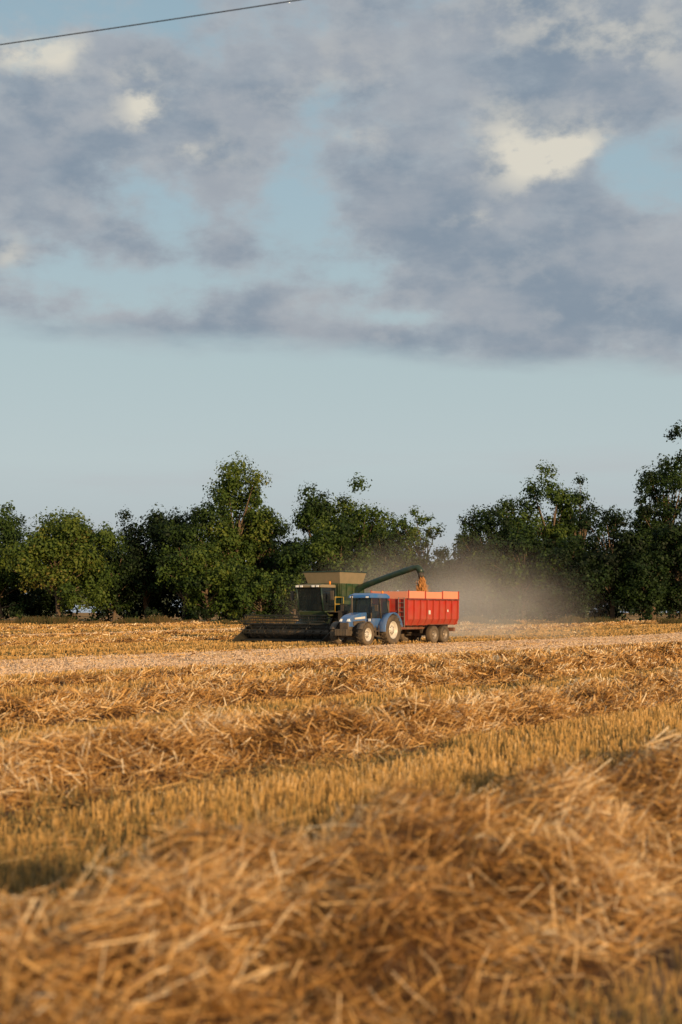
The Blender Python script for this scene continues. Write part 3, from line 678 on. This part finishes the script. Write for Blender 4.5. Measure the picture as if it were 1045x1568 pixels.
# ------------------------------------------------------------------ world
def world():
    w=bpy.data.worlds.new('World'); scene.world=w; w.use_nodes=True; nt=w.node_tree; nt.nodes.clear()
    N=nt.nodes; Lk=nt.links
    def M(op,a,b=None,c=None,clamp=False):
        n=N.new('ShaderNodeMath'); n.operation=op; n.use_clamp=clamp
        for i,v in enumerate((a,b,c)):
            if v is None: continue
            if isinstance(v,(int,float)): n.inputs[i].default_value=v
            else: Lk.new(v,n.inputs[i])
        return n.outputs[0]
    def SS(x,a,b,lo=0,hi=1):
        n=N.new('ShaderNodeMapRange'); n.interpolation_type='SMOOTHSTEP'
        Lk.new(x,n.inputs[0])
        for i,v in zip((1,2,3,4),(a,b,lo,hi)):
            if isinstance(v,(int,float)): n.inputs[i].default_value=v
            else: Lk.new(v,n.inputs[i])
        return n.outputs[0]
    def mix(f,a,b):
        n=N.new('ShaderNodeMixRGB')
        for i,v in enumerate((f,a,b)):
            if isinstance(v,tuple): n.inputs[i].default_value=(*v,1)
            elif isinstance(v,(int,float)): n.inputs[i].default_value=v
            else: Lk.new(v,n.inputs[i])
        return n.outputs[0]
    tc=N.new('ShaderNodeTexCoord'); sp=N.new('ShaderNodeSeparateXYZ'); Lk.new(tc.outputs['Generated'],sp.inputs[0])
    az=M('ARCTAN2',sp.outputs[0],sp.outputs[1]); el=M('ARCSINE',sp.outputs[2])
    def vec(x,y,z=0.0):
        c=N.new('ShaderNodeCombineXYZ')
        for i,v in enumerate((x,y,z)):
            if isinstance(v,(int,float)): c.inputs[i].default_value=v
            else: Lk.new(v,c.inputs[i])
        return c.outputs[0]
    def noise(v,sc,det=5,ro=.5,dist=0,off=0.0):
        n=N.new('ShaderNodeTexNoise'); n.noise_dimensions='4D'; n.inputs['W'].default_value=off
        Lk.new(v,n.inputs['Vector']); n.inputs['Scale'].default_value=sc; n.inputs['Detail'].default_value=det; n.inputs['Roughness'].default_value=ro; n.inputs['Distortion'].default_value=dist
        return n.outputs[0]
    v0=vec(az,M('MULTIPLY',el,1.5))
    wx=M('SUBTRACT',noise(v0,14,4,.5,0,3.1),.5); wy=M('SUBTRACT',noise(v0,14,4,.5,0,8.4),.5)
    azw=M('MULTIPLY_ADD',wx,.050,az); elw=M('MULTIPLY_ADD',wy,.034,el)
    def blobs(lst):
        tot=None
        for (px,py,rx,ry,am) in lst:
            a=M('DIVIDE',M('SUBTRACT',azw,(px-522)/2178),rx/2178); b=M('DIVIDE',M('SUBTRACT',elw,(937-py)/2178*0.985),ry/2178)
            q=M('ADD',M('MULTIPLY',a,a),M('MULTIPLY',b,b)); g=M('MULTIPLY',M('EXPONENT',M('MULTIPLY',q,-1.0)),am)
            tot=g if tot is None else M('ADD',tot,g)
        return tot
    bias=blobs([(230,40,190,50,-.26),(455,300,70,80,-.30),(235,340,90,55,-.24),(545,410,105,40,-.28),(605,485,75,18,-.27),(960,265,60,35,-.20),(1020,300,50,40,-.2),
                (60,310,60,35,-.16),(150,430,150,26,-.26),(30,30,80,40,-.2),(560,250,30,60,-.10),(330,420,60,25,-.15),(225,470,60,18,-.15),
                (370,190,60,60,.14),(90,230,130,70,.12),(660,330,150,90,.14),(860,430,260,90,.16),(640,80,240,70,.12),(250,505,330,18,.2),(930,120,180,80,.12),(350,370,50,40,.10)])
    n1=noise(vec(az,M('MULTIPLY',el,1.8)),15,9,.60,.0,0.7)
    dens=M('ADD',M('ADD',n1,bias),.125)
    mask=SS(dens,.36,.62)
    edge=M('ADD',M('MULTIPLY',az,-0.065),.177)
    nE=noise(vec(az,M('MULTIPLY',el,4)),9,6,.55,0,5.0)
    ee=M('ADD',el,M('MULTIPLY',M('SUBTRACT',nE,.5),.035))
    E=SS(M('SUBTRACT',ee,edge),-.006,.018)
    mask=M('MULTIPLY',mask,E)
    st=M('MULTIPLY',SS(noise(vec(az,M('MULTIPLY',el,7)),6,5,.5,0,2.2),.45,.75),SS(M('ABSOLUTE',M('SUBTRACT',el,.085)),0,.05,1,0))
    grad=ramp(nt,[(0.0,(.39,.44,.50)),(.10,(.45,.50,.545)),(.22,(.50,.58,.60)),(.36,(.46,.565,.585)),(.6,(.38,.51,.575)),(1.0,(.29,.43,.52))],M('MULTIPLY',el,2.1,None,True)).outputs[0]
    sky=N.new('ShaderNodeTexSky'); sky.sky_type='NISHITA'; sky.sun_disc=False; sky.sun_elevation=SUN_EL; sky.sun_rotation=SUN_AZ; sky.dust_density=1.5
    sc=N.new('ShaderNodeVectorMath'); sc.operation='SCALE'; sc.inputs['Scale'].default_value=.10; Lk.new(sky.outputs[0],sc.inputs[0])
    base=mix(.87,sc.outputs[0],grad)
    base=mix(M('MULTIPLY',st,.4),base,(.47,.46,.485))
    n2=noise(vec(az,M('MULTIPLY',el,1.6)),26,9,.60,0,4.4)
    n3=noise(vec(az,M('MULTIPLY',el,2.2)),10,6,.55,0,9.9)
    shade=mix(SS(n3,.38,.62),(.225,.28,.35),(.345,.375,.42))
    shade=mix(M('MULTIPLY',SS(n2,.45,.70),.45),shade,(.45,.46,.475))
    thick=SS(dens,.46,.76)
    cl=mix(thick,mix(.5,shade,(.46,.50,.53)),shade)
    hi=blobs([(825,245,85,40,1.1),(885,222,45,35,.7),(770,205,35,35,.6),(215,175,42,38,1.1),(20,105,65,32,1.0),(90,110,38,28,.8),(310,225,50,22,.6),(900,60,170,60,.45),(20,400,28,18,.55),(730,338,42,12,.45),(990,110,90,40,.35),(540,215,40,20,.35),(500,120,120,40,.2),(975,290,50,15,.4)])
    hm=M('MULTIPLY',hi,SS(M('ADD',n2,M('MULTIPLY',hi,.16)),.44,.68),None,True)
    cl=mix(hm,cl,(.72,.675,.575))
    mask=M('MAXIMUM',mask,M('MULTIPLY',hm,.92))
    col=mix(M('MULTIPLY',mask,.93),base,cl)
    sc2=N.new('ShaderNodeVectorMath'); sc2.operation='SCALE'; sc2.inputs['Scale'].default_value=10.0; Lk.new(col,sc2.inputs[0])
    bg=N.new('ShaderNodeBackground'); bg.inputs[1].default_value=.10; Lk.new(sc2.outputs[0],bg.inputs[0])
    o=N.new('ShaderNodeOutputWorld'); Lk.new(bg.outputs[0],o.inputs[0])
world()

# ------------------------------------------------------------------ sun & camera
sl=bpy.data.lights.new('sun','SUN'); sl.energy=5.0; sl.angle=math.radians(.6); sl.color=(1.0,.69,.38)
so=bpy.data.objects.new('sun',sl); scene.collection.objects.link(so)
sd=Vector((math.sin(SUN_AZ)*math.cos(SUN_EL),math.cos(SUN_AZ)*math.cos(SUN_EL),math.sin(SUN_EL)))
so.rotation_euler=sd.to_track_quat('Z','Y').to_euler()
cd=bpy.data.cameras.new('camera'); co=bpy.data.objects.new('camera',cd); scene.collection.objects.link(co); scene.camera=co
co.location=(0,0,2.0); co.rotation_euler=(math.radians(90+4.02),0,0)
cd.sensor_fit='VERTICAL'; cd.sensor_height=36; cd.lens=50; cd.clip_end=6000; cd.clip_start=.1
cd.dof.use_dof=True; cd.dof.focus_distance=88; cd.dof.aperture_fstop=1.4
